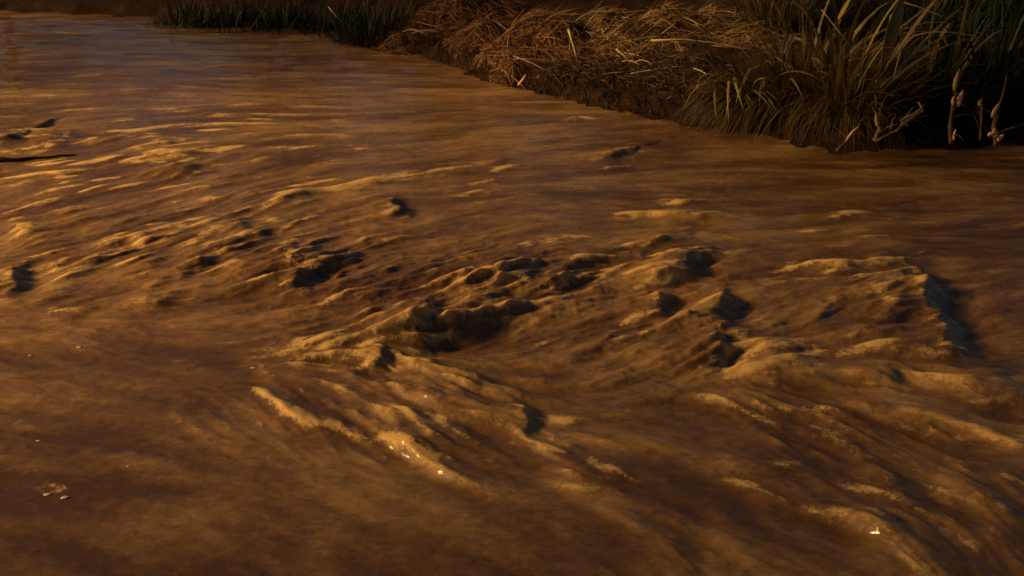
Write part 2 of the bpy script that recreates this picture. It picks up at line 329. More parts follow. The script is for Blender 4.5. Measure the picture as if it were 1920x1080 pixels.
# big standing waves, their dark lee on the right hand
CR = [
 ([(690, 668), (770, 640), (800, 612), (870, 612), (920, 592), (990, 576)], .36, .6, .15, .5),
 ([(840, 560), (930, 528), (1010, 497), (1050, 512)], .15, .40, .10, .2),
 ([(1010, 545), (1060, 520), (1100, 535)], .12, .3, .09, .35),
 ([(960, 600), (1010, 595), (1050, 585)], .07, .25, .08, .1),
 ([(1800, 690), (1755, 640), (1724, 585), (1716, 540), (1694, 506), (1640, 494)], .36, .8, .19, .35),
 ([(1500, 530), (1580, 508), (1640, 496), (1700, 496), (1745, 520)], .16, .45, .14, .5),
 ([(1195, 606), (1228, 596), (1232, 570), (1210, 558)], .26, .40, .10, .5),
 ([(1230, 612), (1290, 606), (1340, 596), (1345, 560), (1330, 540)], .20, .35, .10, .15),
 ([(1250, 528), (1275, 515), (1282, 490), (1300, 478), (1345, 470)], .20, .35, .12, .25),
 ([(1190, 500), (1195, 465), (1240, 452), (1270, 452)], .10, .2, .08, .3),
 ([(1250, 452), (1290, 430), (1330, 440), (1345, 425)], .09, .25, .10, .35),
 ([(1290, 640), (1315, 622), (1345, 620), (1400, 640)], .15, .35, .11, .2),
 ([(1285, 715), (1310, 692), (1335, 668), (1330, 640)], .24, .45, .12, .2),
 ([(1380, 670), (1430, 662), (1475, 675)], .08, .25, .09, .45),
 ([(520, 570), (545, 540), (552, 515), (600, 500), (680, 475)], .26, .6, .14, .3),
 ([(690, 410), (725, 405), (735, 380), (760, 372)], .28, .35, .13, .3),
 ([(740, 420), (765, 405), (775, 385)], .12, .3, .10, .1),
 ([(640, 700), (690, 690), (705, 655), (740, 650)], .16, .35, .10, .35),
 ([(730, 655), (780, 678), (830, 700)], .12, .22, .08, .3),
 ([(700, 690), (760, 690), (850, 715), (900, 735), (940, 748)], .10, .22, .09, .2),
 ([(960, 825), (980, 805), (978, 770), (950, 752)], .14, .3, .08, .25),
 ([(840, 712), (870, 700), (880, 690)], .07, .15, .06, .5),
 # braided ridges running down the current
 ([(470, 668), (500, 705), (545, 735), (590, 750)], .06, .16, .06, .30),
 ([(462, 728), (500, 750), (540, 785), (600, 800), (665, 822)], .11, .24, .09, .55),
 ([(690, 765), (760, 785), (810, 790), (850, 820), (900, 860)], .09, .2, .08, .5),
 ([(720, 820), (800, 850), (850, 880), (895, 915)], .09, .22, .08, .45),
 ([(965, 822), (1020, 838), (1080, 868), (1140, 885), (1205, 905)], .08, .2, .08, .5),
 ([(1285, 728), (1330, 750), (1400, 775), (1450, 805)], .10, .25, .10, .4),
 ([(1490, 815), (1560, 830), (1610, 850), (1650, 890), (1690, 960)], .10, .3, .12, .25),
 ([(1350, 900), (1400, 912), (1440, 935), (1540, 970)], .07, .2, .08, .45),
 ([(1560, 780), (1640, 770), (1700, 790), (1780, 830)], .09, .3, .1, .15),
 ([(1640, 770), (1662, 740), (1650, 690)], .09, .3, .10, .1),
 ([(1780, 760), (1850, 740), (1920, 725)], .14, .4, .12, .2),
 ([(1720, 830), (1800, 880), (1860, 960), (1900, 1040)], .12, .35, .14, .2),
 ([(1600, 930), (1660, 1000), (1700, 1080)], .08, .3, .14, .1),
 ([(1262, 1090), (1264, 1000), (1272, 900)], .045, .4, .08, 0),
 ([(1060, 665), (1110, 650), (1150, 635)], .08, .4, .12, 0),
 # far crests
 ([(1110, 310), (1140, 292), (1190, 278), (1215, 290)], .15, .5, .18, .3),
 ([(1150, 415), (1210, 402), (1300, 405), (1390, 412)], .09, .4, .12, .35),
 ([(1540, 415), (1600, 402), (1650, 400)], .10, .4, .13, .4),
 ([(1650, 415), (1690, 405), (1720, 400)], .10, .3, .12, .1),
 ([(760, 328), (830, 320), (900, 314)], .08, .5, .15, .3),
 ([(460, 410), (510, 388), (560, 368), (600, 350)], .16, .6, .18, .4),
 ([(420, 440), (450, 420), (480, 405)], .10, .4, .15, .2),
 ([(190, 465), (250, 452), (300, 455), (320, 470)], .16, .5, .14, .45),
 ([(265, 505), (285, 485), (310, 475)], .12, .4, .13, .1),
 ([(330, 540), (350, 515), (385, 495), (410, 490)], .14, .4, .13, .15),
 ([(240, 305), (320, 292), (380, 280), (430, 265)], .14, .7, .2, .35),
 ([(255, 335), (290, 322), (340, 318), (350, 305)], .20, .5, .2, .1),
 ([(-40, 290), (10, 268), (50, 250), (95, 262)], .26, .7, .24, .7),
 ([(60, 300), (100, 270), (140, 240)], .12, .4, .2, .3),
 ([(15, 580), (22, 540), (26, 505), (50, 480)], .18, .3, .1, .3),
 ([(-30, 415), (20, 410), (50, 432), (60, 470)], .12, .4, .14, .6),
 ([(70, 600), (110, 585), (150, 590)], .06, .3, .12, .3),
 ([(160, 500), (185, 490), (210, 488)], .05, .2, .1, .4),
 ([(60, 925), (90, 915), (130, 930)], .03, .1, .06, .5),
 ([(190, 905), (220, 895), (235, 880)], .015, .2, .08, .3),
 ([(1060, 228), (1090, 220), (1120, 226)], .07, .3, .12, .35),
 ([(-20, 70), (60, 64), (150, 66)], .10, .6, .3, .2),
 ([(140, 120), (200, 140), (290, 146)], .09, .8, .3, .1),
 ([(180, 185), (230, 175), (290, 180)], .10, .8, .25, .1),
]
for k, c in enumerate(CR):
    crest(c[0], c[1], c[2], c[3], c[4], seed=k * 7, rag=.09 if k == 4 else .06)
cr = random.Random(5); zones = [(900, 560, 1.3, 22), (600, 520, 1.2, 14), (720, 660, .6, 10), (1060, 520, .8, 10), (1270, 500, .9, 16), (1320, 640, .8, 16), (1620, 560, 1.0, 16), (1720, 680, .7, 12), (1500, 720, .8, 14),
         (450, 420, 1.6, 9), (250, 470, 1.2, 6), (80, 290, 1.8, 12), (330, 310, 1.8, 10), (820, 790, .7, 10), (1080, 850, .6, 6), (1600, 850, .9, 10), (1820, 820, .8, 9), (1820, 1000, .7, 5), (1300, 420, 1.2, 8), (1600, 420, 1.2, 6), (1160, 300, 1.0, 4), (850, 330, 1.6, 5), (60, 560, .9, 6)]
def to_px(x, y):
    dz = -CAM_H; f = y * cp - dz * sp; return 960 + F * x / f, 540 - F * (y * sp + dz * cp) / f
for px, py, r, n in zones:
    c = P(px, py)
    for k in range(n):
        x, y = c.x + cr.gauss(0, r * .6), c.y + cr.gauss(0, r * .6); gi = int(np.clip((y - gy0) / gs, 0, gny - 1)), int(np.clip((x - gx0) / gs, 0, gnx - 1))
        a = math.atan2(wy[gi], wx[gi]) + cr.uniform(-.25, .75); L = cr.uniform(.35, 1.0) * (1 + .04 * max(0, y - 10)); bend = cr.uniform(-.5, .5); pts = []
        for q in range(4):
            t = q / 3 - .5; pts.append(to_px(x + L * t * math.cos(a + bend * t), y + L * t * math.sin(a + bend * t)))
        sz = L / .7
        crest(pts, cr.uniform(.03, .085) * min(1.3, sz), .26 * sz, .06 * sz + .012, cr.choice([0, .25, .4, .55]), trough=.3, lean=.7, rag=.03, seed=1000 + int(px) + k * 13)
Z += ENV * (.07 * l1 + .05 * l0 + .02 * near * rid(8, 131)) * fade
silt = np.clip(.5 + .4 * fbm(X * .5, Y * .5, 21, 4) + .14 * l3 + .12 * l2 + .07 * l1, 0, 1)
# the current drags every shape out along itself
U, W_ = samp(wx, X, Y), samp(wy, X, Y)
def drag(fields, reach, keep):
    tot = [np.zeros_like(X) for _ in fields]; ws = 0
    for k in range(-5, 6):
        t = reach * k / 5; w = math.exp(-(k / 3.2)**2); ws += w
        fi = np.interp(Y + t * W_ * fade, wya, np.arange(len(wya))); fj = np.interp(X + t * U * fade, wxa, np.arange(len(wxa)))
        i0 = np.minimum(fi.astype(int), len(wya) - 2); j0 = np.minimum(fj.astype(int), len(wxa) - 2); a = fi - i0; b = fj - j0
        for q, f in enumerate(fields):
            tot[q] += w * ((f[i0, j0] * (1 - b) + f[i0, j0 + 1] * b) * (1 - a) + (f[i0 + 1, j0] * (1 - b) + f[i0 + 1, j0 + 1] * b) * a)
    return [keep * f + (1 - keep) * t / ws for f, t in zip(fields, tot)]
Z, DX, DY = drag([Z, DX, DY], .24, .40)
foam, = drag([foam], .22, .4)
foam *= 1 - .4 * sstep(1.8, 4.0, X) * sstep(11, 8.5, Y)
Z += turb * (.0022 * l0 + .0030 * l1) * fade
me = mesh_np('flood', np.stack([X + DX, Y + DY, Z], -1).reshape(-1, 3), grid_faces(*X.shape))
for nm, arr in (('foam', foam), ('silt', silt), ('chop', .25 + .5 * turb)):
    at = me.attributes.new(nm, 'FLOAT', 'POINT'); at.data.foreach_set('value', np.clip(arr, 0, 1).astype(np.float32).ravel())
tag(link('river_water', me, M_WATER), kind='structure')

# ---------------------------------------------------------------- plant building blocks
def ribbons(base, dirs, length, width, droop, nseg=4, twist=None):
    """many tapering blades as one mesh: arrays of base points, start directions, length, width, droop"""
    n = len(base); t = np.linspace(0, 1, nseg + 1)
    dirs = dirs / np.linalg.norm(dirs, axis=1, keepdims=True)
    side = np.cross(dirs, np.array([0, 0, 1.0])); sl = np.linalg.norm(side, axis=1, keepdims=True); side = np.where(sl > .05, side / np.maximum(sl, 1e-6), np.array([1.0, 0, 0]))
    if twist is not None:
        up = np.cross(side, dirs); side = side * np.cos(twist)[:, None] + up * np.sin(twist)[:, None]
    V = []
    for k, tk in enumerate(t):
        c = base + dirs * (length * tk)[:, None]; c = c.copy(); c[:, 2] -= droop * length * tk**2
        w = width * (1 - tk**1.6) * (.55 + .45 * min(1, tk * 4)) + .0015
        V.append(c - side * w[:, None] / 2); V.append(c + side * w[:, None] / 2)
    V = np.stack(V, 1); m = 2 * (nseg + 1)
    f = np.array([[2 * k, 2 * k + 1, 2 * k + 3, 2 * k + 2] for k in range(nseg)])
    Fq = (np.arange(n)[:, None, None] * m + f[None]).reshape(-1, 4)
    return V.reshape(-1, 3), Fq
def leaf_mesh(name, droop, kink=0.0, w=.04, nseg=8, side_curl=0.0):
    """one long leaf of unit length growing up +Z and arching towards +X, folded along its midrib"""
    V, Fq = [], []; p = Vector((0, 0, 0)); a = .12
    for k in range(nseg + 1):
        t = k / nseg
        ww = w * (min(1, .35 + t * 3)) * (1 - t**2.2) + .0012
        tan = Vector((math.sin(a), 0, math.cos(a))); nrm = Vector((math.cos(a), 0, -math.sin(a)))
        yo = side_curl * t * t
        V += [p + Vector((0, yo - ww / 2, 0)) + nrm * ww * .18, p + Vector((0, yo, 0)), p + Vector((0, yo + ww / 2, 0)) + nrm * ww * .18]
        p = p + tan / nseg; a += droop / nseg * (.4 + 1.2 * t) + (kink if k == int(nseg * .6) else 0)
    for k in range(nseg):
        b = k * 3; Fq += [(b, b + 1, b + 4, b + 3), (b + 1, b + 2, b + 5, b + 4)]
    return mesh_np(name, [tuple(v) for v in V], Fq)
def tube_mesh(name, pts, radii, ns=8, cap=True, bump=0.0):
    V, Fq = [], []; pts = [Vector(p) for p in pts]
    for i, p in enumerate(pts):
        d = (pts[min(i + 1, len(pts) - 1)] - pts[max(i - 1, 0)]).normalized()
        s = d.cross(Vector((.13, 1, .21))).normalized(); u = d.cross(s)
        for k in range(ns):
            a = 2 * math.pi * k / ns; r = radii[i] * (1 + bump * random.uniform(-1, 1))
            V.append(p + s * math.cos(a) * r + u * math.sin(a) * r)
    for i in range(len(pts) - 1):
        for k in range(ns):
            Fq.append((i * ns + k, i * ns + (k + 1) % ns, (i + 1) * ns + (k + 1) % ns, (i + 1) * ns + k))
    if cap:
        V += [pts[0], pts[-1]]; a, b = len(V) - 2, len(V) - 1; e = (len(pts) - 1) * ns
        for k in range(0, ns, 2):
            Fq.append((a, (k + 2) % ns, k + 1, k)); Fq.append((b, e + k, e + k + 1, e + (k + 2) % ns))
    return mesh_np(name, [tuple(v) for v in V], Fq)
def curve_pts(a, b, sag, n=8, side=0.0):
    a, b = Vector(a), Vector(b); s = Vector((side, 0, 0))
    return [a.lerp(b, k / n) + Vector((0, 0, sag * 4 * (k / n) * (1 - k / n))) + s * 4 * (k / n) * (1 - k / n) for k in range(n + 1)]
def gz(x, y): return float(ground_z(np.array([x]), np.array([y]))[0])

LEAVES = {}
for nm, mt in (('reed', M_REED), ('yellow', M_REEDY), ('dark', M_DARK), ('straw', M_STRAWP), ('cane', M_DEADLEAF)):
    LEAVES[nm] = []
    for k in range(7):
        lm = leaf_mesh(nm + '_leaf', random.uniform(.3, 2.3), random.choice([0, 0, .9, 0]), random.uniform(.026, .045), 8, random.uniform(-.08, .08))
        lm.materials.append(mt); LEAVES[nm].append(lm)
def reed_clump(x, y, nleaf, nfill, hgt, spread, mats, fill_mat, label, group, lean=(0, 0), fill_w=.022, cat='reeds', name='reed_clump', droop=(.1, .75)):
    z = gz(x, y); root = empty(name, (x, y, z)); tag(root, label, cat, group)
    for i in range(nleaf):
        a = random.uniform(0, 2 * math.pi); r = spread * math.sqrt(random.random()) * .6
        o = link('leaf', random.choice(LEAVES[random.choice(mats)]), None, root, (r * math.cos(a), r * math.sin(a), gz(x + r * math.cos(a), y + r * math.sin(a)) - z - .03))
        h = hgt * random.uniform(.4, 1.1); o.scale = (h, h * random.uniform(.8, 1.3), h)
        tilt = random.uniform(.02, .42)
        d = Vector((math.cos(a) * tilt + lean[0], math.sin(a) * tilt + lean[1], 1)).normalized()
        o.rotation_euler = (d.to_track_quat('Z', 'X').to_matrix() @ Matrix.Rotation(math.atan2(d.y, d.x) + random.uniform(-.5, .5), 3, 'Z')).to_euler()
    n = nfill; a = rng.uniform(0, 2 * np.pi, n); r = spread * np.sqrt(rng.random(n))
    bx, by = x + r * np.cos(a), y + r * np.sin(a); b = np.stack([bx, by, ground_z(bx, by) - .05], 1) - np.array([x, y, z])
    t = rng.uniform(.03, .6, n); d = np.stack([np.cos(a) * t + lean[0] + rng.normal(0, .15, n), np.sin(a) * t + lean[1] + rng.normal(0, .15, n), np.ones(n)], 1)
    V, Fq = ribbons(b, d, hgt * rng.uniform(.3, .95, n), fill_w * rng.uniform(.5, 1.3, n), rng.uniform(*droop, n), 5, rng.uniform(-1.4, 1.4, n))
    f = link('foliage', mesh_np('foliage', V, Fq), fill_mat, root); tag(f, kind='stuff')
    return root

# ---------------------------------------------------------------- flattened dry grass on the bank
def grass_heap(px_list, label, n, hgt, seed, mat=M_STRAW, blade=(.25, .9), flow=(.8, -.6), stalks=10):
    """a tangle of flood-laid straw lying over low humps; px_list gives hump centres (image x, y, radius in m, height)"""
    hs = []
    for px, py, r, h in px_list:
        c = P(px, py, .5); c = P(px, py, max(.1, gz(c.x, c.y))); hs.append((c.x, c.y, r, h))
    x0, y0 = hs[0][0], hs[0][1]; z0 = gz(x0, y0); root = empty('grass_heap', (x0, y0, z0)); tag(root, label, 'dry grass', 'flattened dry grass on the bank')
    def hz(x, y):
        z = ground_z(x, y); e = 0
        for cx, cy, r, h in hs: e = np.maximum(e, h * np.exp(-((x - cx)**2 + (y - cy)**2) / (r * r) * 1.4))
        return z + e * hgt
    g = np.random.default_rng(seed); w = np.array([h[2]**2 for h in hs]); pick = g.choice(len(hs), n, p=w / w.sum())
    H = np.array(hs)[pick]; a = g.uniform(0, 2 * np.pi, n); r = H[:, 2] * np.sqrt(g.random(n)) * 1.15
    x = H[:, 0] + r * np.cos(a); y = H[:, 1] + r * np.sin(a); z = hz(x, y) + g.uniform(-.10, .07, n)
    fa = math.atan2(flow[1], flow[0]) + g.normal(0, .55, n) + np.where(g.random(n) < .18, g.uniform(-2, 2, n), 0)
    e = .25; d = np.stack([np.cos(fa), np.sin(fa), (hz(x + e * np.cos(fa), y + e * np.sin(fa)) - hz(x, y)) / e + g.normal(.06, .22, n)], 1)
    V, Fq = ribbons(np.stack([x, y, z], 1) - np.array([x0, y0, z0]), d, g.uniform(*blade, n), g.choice([.007, .011, .016, .03], n), g.uniform(-.05, .6, n), 4, g.uniform(-1.2, 1.2, n))
    tag(link('straw', mesh_np('straw', V, Fq), mat, root), kind='stuff')
    # the packed core under the straw
    rr = max(h[2] for h in hs) * 1.3; xs = [h[0] for h in hs]; ys = [h[1] for h in hs]
    CX, CY = np.meshgrid(np.arange(min(xs) - rr, max(xs) + rr, .09), np.arange(min(ys) - rr, max(ys) + rr, .09))
    CZ = hz(CX, CY) - .10 + .12 * fbm(CX * 4, CY * 4, seed, 3)
    link('packed_thatch', mesh_np('thatch', np.stack([CX - x0, CY - y0, CZ - z0], -1).reshape(-1, 3), grid_faces(*CX.shape)), mat, root)
    for i in range(stalks):
        h = hs[g.integers(len(hs))]; a = g.uniform(0, 6.28); q = h[2] * .8 * math.sqrt(g.random()); sx, sy = h[0] + q * math.cos(a), h[1] + q * math.sin(a)
        L = g.uniform(.4, 1.1); fa = math.atan2(flow[1], flow[0]) + g.normal(0, .8); ex, ey = sx + L * math.cos(fa), sy + L * math.sin(fa)
        za = float(hz(np.array([sx]), np.array([sy]))[0]) + .06; zb = float(hz(np.array([ex]), np.array([ey]))[0]) + g.uniform(.02, .15)
        pts = [p - Vector((x0, y0, z0)) for p in curve_pts((sx, sy, za), (ex, ey, zb), g.uniform(-.02, .1), 5)]
        link('stalk', tube_mesh('stalk', pts, [.011, .011, .010, .009, .007, .004], 5), M_STRAWP, root)
    return root
grass_heap([(800, 70, .9, .35), (870, 50, 1.0, .75), (900, 85, .8, .5), (740, 88, .6, .12)], 'rusty brown heap of flattened grass spilling off the dark bank into the water', 5200, 1.0, 11, M_RUST, stalks=6)
grass_heap([(960, 120, .7, .45), (1000, 85, .8, .6), (1040, 70, .7, .7), (950, 140, .4, .25)], 'russet hummock of matted grass with a pale broken stalk hanging down its front', 4600, 1.0, 12, M_RUST, stalks=6)
grass_heap([(1180, 70, .9, .35), (1250, 60, 1.0, .6), (1330, 60, 1.0, .55), (1400, 75, .8, .3), (1130, 60, .8, .5)], 'golden mat of combed down straw lying beside the tall reed clump', 8000, 1.0, 13, flow=(.95, -.2), stalks=16)

grass_heap([(1110, 160, .5, .06), (1180, 170, .55, .06), (1250, 175, .6, .08), (1310, 190, .5, .08), (1060, 150, .5, .1), (1290, 140, .8, .1), (1180, 135, .7, .1)], 'dark sodden grass plastered over the mud between the russet hummock and the drooping tussock', 4200, 1.0, 14, M_SODDEN, blade=(.15, .6), flow=(.3, -.95), stalks=5)

# fringe of limp grass hanging from the lip of the bank into the flood
fx = np.concatenate([rng.uniform(P(690, 86).x, P(1330, 240).x, 3000), rng.uniform(P(1330, 240).x, 10.5, 900)]); fy = np.interp(fx, BX, BY) + rng.uniform(.0, .75, len(fx))
nf_ = len(fx); fb_ = np.stack([fx, fy, ground_z(fx, fy) - .02], 1); fd = np.stack([rng.normal(.25, .5, nf_), -np.abs(rng.normal(.8, .35, nf_)), rng.normal(.25, .3, nf_)], 1)
V, Fq = ribbons(fb_, fd, rng.uniform(.15, .65, nf_), rng.uniform(.008, .02, nf_), rng.uniform(.3, 1.0, nf_), 4, rng.uniform(-1, 1, nf_))
tag(link('fringe_grass', mesh_np('fringe_grass', V, Fq), M_SODDEN), 'limp dark grass hanging over the lip of the mud bank', 'grass', kind='stuff')

# ---------------------------------------------------------------- reed clumps
GR = 'tall reeds along the bank'
def at(px, py): c = P(px, py, .3); return c.x, c.y
x, y = at(1415, 195); reed_clump(x, y, 46, 1300, 2.1, .55, ['reed', 'yellow'], M_REED, 'low tussock of arching olive blades drooping into the flood beside bare mud', GR, lean=(-.62, -.42), droop=(.6, 1.2))
x, y = at(1500, 200); reed_clump(x, y, 44, 1700, 2.6, .6, ['reed', 'reed', 'yellow'], M_REED, 'tall shaggy olive reed clump between the drooping tussock and the broken canes', GR, lean=(-.15, -.2), droop=(.2, 1.0))
x, y = at(1590, 225); reed_clump(x, y, 46, 1600, 2.8, .55, ['reed', 'yellow', 'reed'], M_REED, 'dense reed clump with a broad yellowing leaf hanging at its edge', GR, lean=(.0, -.2), droop=(.2, 1.0))
x, y = at(1450, 120); reed_clump(x, y, 24, 800, 2.4, .5, ['reed', 'dark'], M_REED, 'upright reed clump standing just behind the golden straw mat', GR)
x, y = at(1740, 215); reed_clump(x, y, 34, 1300, 2.4, .7, ['dark', 'dark', 'reed'], M_DARK, 'dark green reed clump behind the leaning broken canes', GR)
x, y = at(1850, 205); reed_clump(x, y, 34, 1300, 2.5, .7, ['dark'], M_DARK, 'dark reed clump behind the peeling upright canes', GR)
x, y = at(1960, 210); reed_clump(x, y, 20, 900, 2.4, .7, ['dark'], M_DARK, 'black green reed clump past the last peeling cane', GR)
GD = 'dark grass clumps on the far bank'
for px, py, h, s, lb in [(330, 30, 1.2, .9, 'dark grass clump with pale tips where the far bank juts out'), (430, 34, 1.3, 1.0, 'dark grass clump second from the jutting end of the far bank'),
                      (530, 36, 1.3, 1.0, 'dark grass clump midway along the overgrown far bank'), (620, 40, 1.2, .9, 'dark grass clump with a thin bare twig across it'),
                      (700, 55, 1.3, .9, 'dark grass clump just upstream of the rusty heap')]:
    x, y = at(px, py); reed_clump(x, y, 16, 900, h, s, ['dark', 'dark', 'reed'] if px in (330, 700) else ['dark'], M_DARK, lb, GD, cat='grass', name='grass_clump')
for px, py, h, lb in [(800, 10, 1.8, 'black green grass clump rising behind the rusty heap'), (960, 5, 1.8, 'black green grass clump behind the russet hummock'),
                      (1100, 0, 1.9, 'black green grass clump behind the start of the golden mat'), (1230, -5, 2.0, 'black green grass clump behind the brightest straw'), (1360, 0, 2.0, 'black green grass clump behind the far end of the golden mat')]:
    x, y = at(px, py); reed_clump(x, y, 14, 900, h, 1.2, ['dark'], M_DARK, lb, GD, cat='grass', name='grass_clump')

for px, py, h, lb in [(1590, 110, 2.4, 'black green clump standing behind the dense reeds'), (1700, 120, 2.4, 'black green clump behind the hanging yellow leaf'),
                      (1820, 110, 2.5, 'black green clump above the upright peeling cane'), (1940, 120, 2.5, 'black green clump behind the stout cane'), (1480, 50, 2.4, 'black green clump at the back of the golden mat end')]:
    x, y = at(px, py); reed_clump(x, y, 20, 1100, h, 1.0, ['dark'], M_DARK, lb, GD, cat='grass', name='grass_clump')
# single pale blades and stalks one can pick out
def stalk(name, px_pts, Y, r0, r1, mat, label, cat, group=None):
    pts = [PY(px, py, Y + dy) for px, py, dy in px_pts]; b = pts[0]
    n = len(pts); me = tube_mesh(name, [p - b for p in pts], [r0 + (r1 - r0) * k / (n - 1) for k in range(n)], 6, True, .12)
    return tag(link(name, me, mat, None, b), label, cat, group)
Y0 = 17.4
stalk('dry_stalk', [(1855, 76, 0), (1820, 66, 0), (1780, 60, .05), (1745, 60, .1), (1715, 66, .2), (1690, 90, .4), (1675, 150, .5)][::-1], Y0, .012, .005, M_STRAWP, 'thin pale stalk arching over the dark gap above the canes', 'stalk')
stalk('dry_stalk', [(1790, 40, 0), (1750, 24, .0), (1720, 12, .1), (1692, 4, .2), (1670, 30, .4), (1660, 110, .5)][::-1], Y0, .012, .004, M_STRAWP, 'thin pale stalk springing from the top of the yellowing leaf', 'stalk')
stalk('dry_stalk', [(1590, 80, 0), (1570, 55, 0), (1552, 32, 0), (1540, 18, .05)], Y0 - .2, .016, .008, M_STRAWP, 'short pale stalk leaning in front of the dense reeds', 'stalk')
stalk('dry_stalk', [(1066, 55, 0), (1072, 75, -.05), (1078, 95, -.1), (1082, 112, -.15)], 23.4, .03, .012, M_STRAWP, 'pale broken stalk hanging down the face of the russet hummock', 'stalk')
stalk('dry_stalk', [(1220, 76, 0), (1280, 74, 0), (1335, 80, 0), (1385, 90, 0), (1450, 96, -.1)], 21.8, .026, .008, M_STRAWP, 'long pale stalk lying along the front of the golden mat', 'stalk')
stalk('dry_stalk', [(1155, 92, 0), (1172, 106, -.1), (1184, 122, -.2)], 22.0, .018, .008, M_STRAWP, 'short pale twig poking from the mud under the golden mat', 'stalk')
stalk('bare_twig', [(615, 12, 0), (632, 32, 0), (650, 52, 0)], 29.5, .02, .008, M_STRAWP, 'thin bare twig slanting across the dark grass of the far bank', 'twig')
stalk('bleached_stick', [(972, 160, 0), (980, 150, 0), (987, 140, .05)], 22.2, .028, .02, M_HUSK, 'short pinkish stick standing in the shallows below the russet hummock', 'stick')
# broad yellowing leaf
def flat_leaf(name, px_pts, Y, widths, mat, label, cat, fold=.25):
    pts = [PY(px, py, Y + dy) for px, py, dy in px_pts]; b = pts[0]; V, Fq = [], []
    for i, p in enumerate(pts):
        d = (pts[min(i + 1, len(pts) - 1)] - pts[max(i - 1, 0)]).normalized(); s = d.cross(Vector((.25, -1, .1))).normalized(); u = s.cross(d); w = widths[i]
        for t_ in (0, .012):
            V += [tuple(p - b + s * (-w) + u * (fold * w + t_)), tuple(p - b + u * t_), tuple(p - b + s * w + u * (fold * w + t_))]
    n = len(pts)
    for i in range(n - 1):
        for o in (0, 3):
            a = i * 6 + o; c = a + 6; q = [(a, a + 1, c + 1, c), (a + 1, a + 2, c + 2, c + 1)]
            Fq += q if o else [tuple(reversed(k)) for k in q]
        a = i * 6; c = a + 6; Fq += [(a, c, c + 3, a + 3), (a + 2, a + 5, c + 5, c + 2)]
    return tag(link(name, mesh_np(name, V, Fq), mat, None, b), label, cat)
flat_leaf('hanging_leaf', [(1688, 2, 0), (1682, 25, -.05), (1672, 55, -.1), (1664, 85, -.1), (1658, 105, -.05), (1652, 128, 0)], 17.1, [.05, .09, .11, .09, .06, .01], M_REEDY, 'broad yellow green leaf hanging straight down at the edge of the reeds', 'leaf')
flat_leaf('dead_leaf', [(1472, 100, 0), (1478, 82, 0), (1490, 68, 0), (1503, 76, -.05)], 17.6, [.02, .04, .03, .005], M_STRAWP, 'small bent dead leaf among the shaggy reeds', 'leaf')
flat_leaf('dead_leaf', [(1540, 128, 0), (1531, 118, -.03), (1526, 108, 0)], 17.2, [.06, .06, .01], M_HUSK, 'reddish dead leaf caught in the middle of the reeds', 'leaf')
flat_leaf('dead_leaf', [(1722, 192, .1), (1728, 205, 0), (1712, 216, -.05), (1690, 228, -.1), (1702, 236, -.1)], 17.3, [.01, .04, .03, .05, .008], M_CANE, 'tan folded dead leaf draped over a leaning cane', 'leaf')
# broken canes standing in the edge of the water
def cane(pts_px, Y, r0, r1, label, husks, group='broken canes at the water edge'):
    pts = [PY(px, py, Y + dy) for px, py, dy in pts_px]; b = pts[0].copy(); root = empty('broken_cane', b); tag(root, label, 'cane', group)
    n = len(pts); fine, rad = [], []; r0 *= .72; r1 = .008
    for i in range(n - 1):
        for k in range(4):
            t = (i + k / 4) / (n - 1); fine.append(pts[i].lerp(pts[i + 1], k / 4) - b + Vector((random.uniform(-1, 1), random.uniform(-1, 1), 0)) * .006); rad.append((r0 + (r1 - r0) * t**1.5) * (1.15 if k == 0 else random.uniform(.93, 1.03)))
    fine.append(pts[-1] - b); rad.append(r1)
    link('stem', tube_mesh('stem', fine, rad, 8, True, .05), M_DEADLEAF, root)
    for i in range(9):
        q = fine[random.randrange(2, len(fine) - 3)]
        lf = link('sheath_leaf', random.choice(LEAVES['cane']), None, root, q); k = random.uniform(.3, .75); lf.scale = (k, k * 1.3, k)
        lf.rotation_euler = (random.uniform(-.5, .5), random.uniform(.2, 1.0), random.uniform(-3.1, 3.1))
    for px, py, ln, w, ang, mt in husks:
        p = PY(px, py, Y - r0 - .01) - b
        V, Fq = [], []
        for i in range(5):
            t = i / 4; ww = w * math.sin(math.pi * min(.97, t * .8 + .18)); cx = math.sin(ang) * ln * (t - .5); cz = math.cos(ang) * ln * (t - .5); out = -.05 * abs(t - .4)
            for s in (-1, 0, 1): V.append((p.x + cx + s * ww * math.cos(ang) / 2, p.y + out + (.02 if s else 0), p.z + cz - s * ww * math.sin(ang) / 2))
        for i in range(4):
            for s in range(2): a = i * 3 + s; Fq.append((a, a + 1, a + 4, a + 3))
        h = link('husk', mesh_np('husk', V, Fq), mt, root); md = h.modifiers.new('thick', 'SOLIDIFY'); md.thickness = .008
    return root
cane([(1784, 268, 0), (1782, 238, 0), (1786, 205, 0), (1793, 165, .05), (1799, 128, .1)], 17.2, .055, .03, 'upright broken cane with a peeling orange husk', [(1794, 150, .34, .09, .05, M_CANE), (1801, 184, .26, .10, .12, M_HUSK), (1788, 188, .14, .07, -.1, M_HUSK), (1790, 252, .18, .05, 0, M_HUSK)])
cane([(1868, 272, 0), (1864, 240, 0), (1868, 210, 0), (1880, 178, .05)], 17.2, .06, .04, 'stout broken cane with pink shredded husk at its foot', [(1868, 205, .28, .09, .3, M_CANE), (1866, 248, .16, .12, -.4, M_HUSK), (1876, 258, .14, .10, .6, M_HUSK), (1858, 252, .10, .08, 1.0, M_HUSK)])
cane([(1569, 284, -.1), (1590, 262, 0), (1606, 244, .05), (1620, 220, .1)], 17.0, .045, .03, 'pale stripped cane leaning out of the shallows under the reeds', [(1598, 250, .3, .06, .6, M_CANE)])
cane([(1640, 266, 0), (1680, 246, 0), (1706, 222, .05), (1740, 190, .15)], 17.4, .04, .03, 'dark slanting cane carrying the folded dead leaf', [])
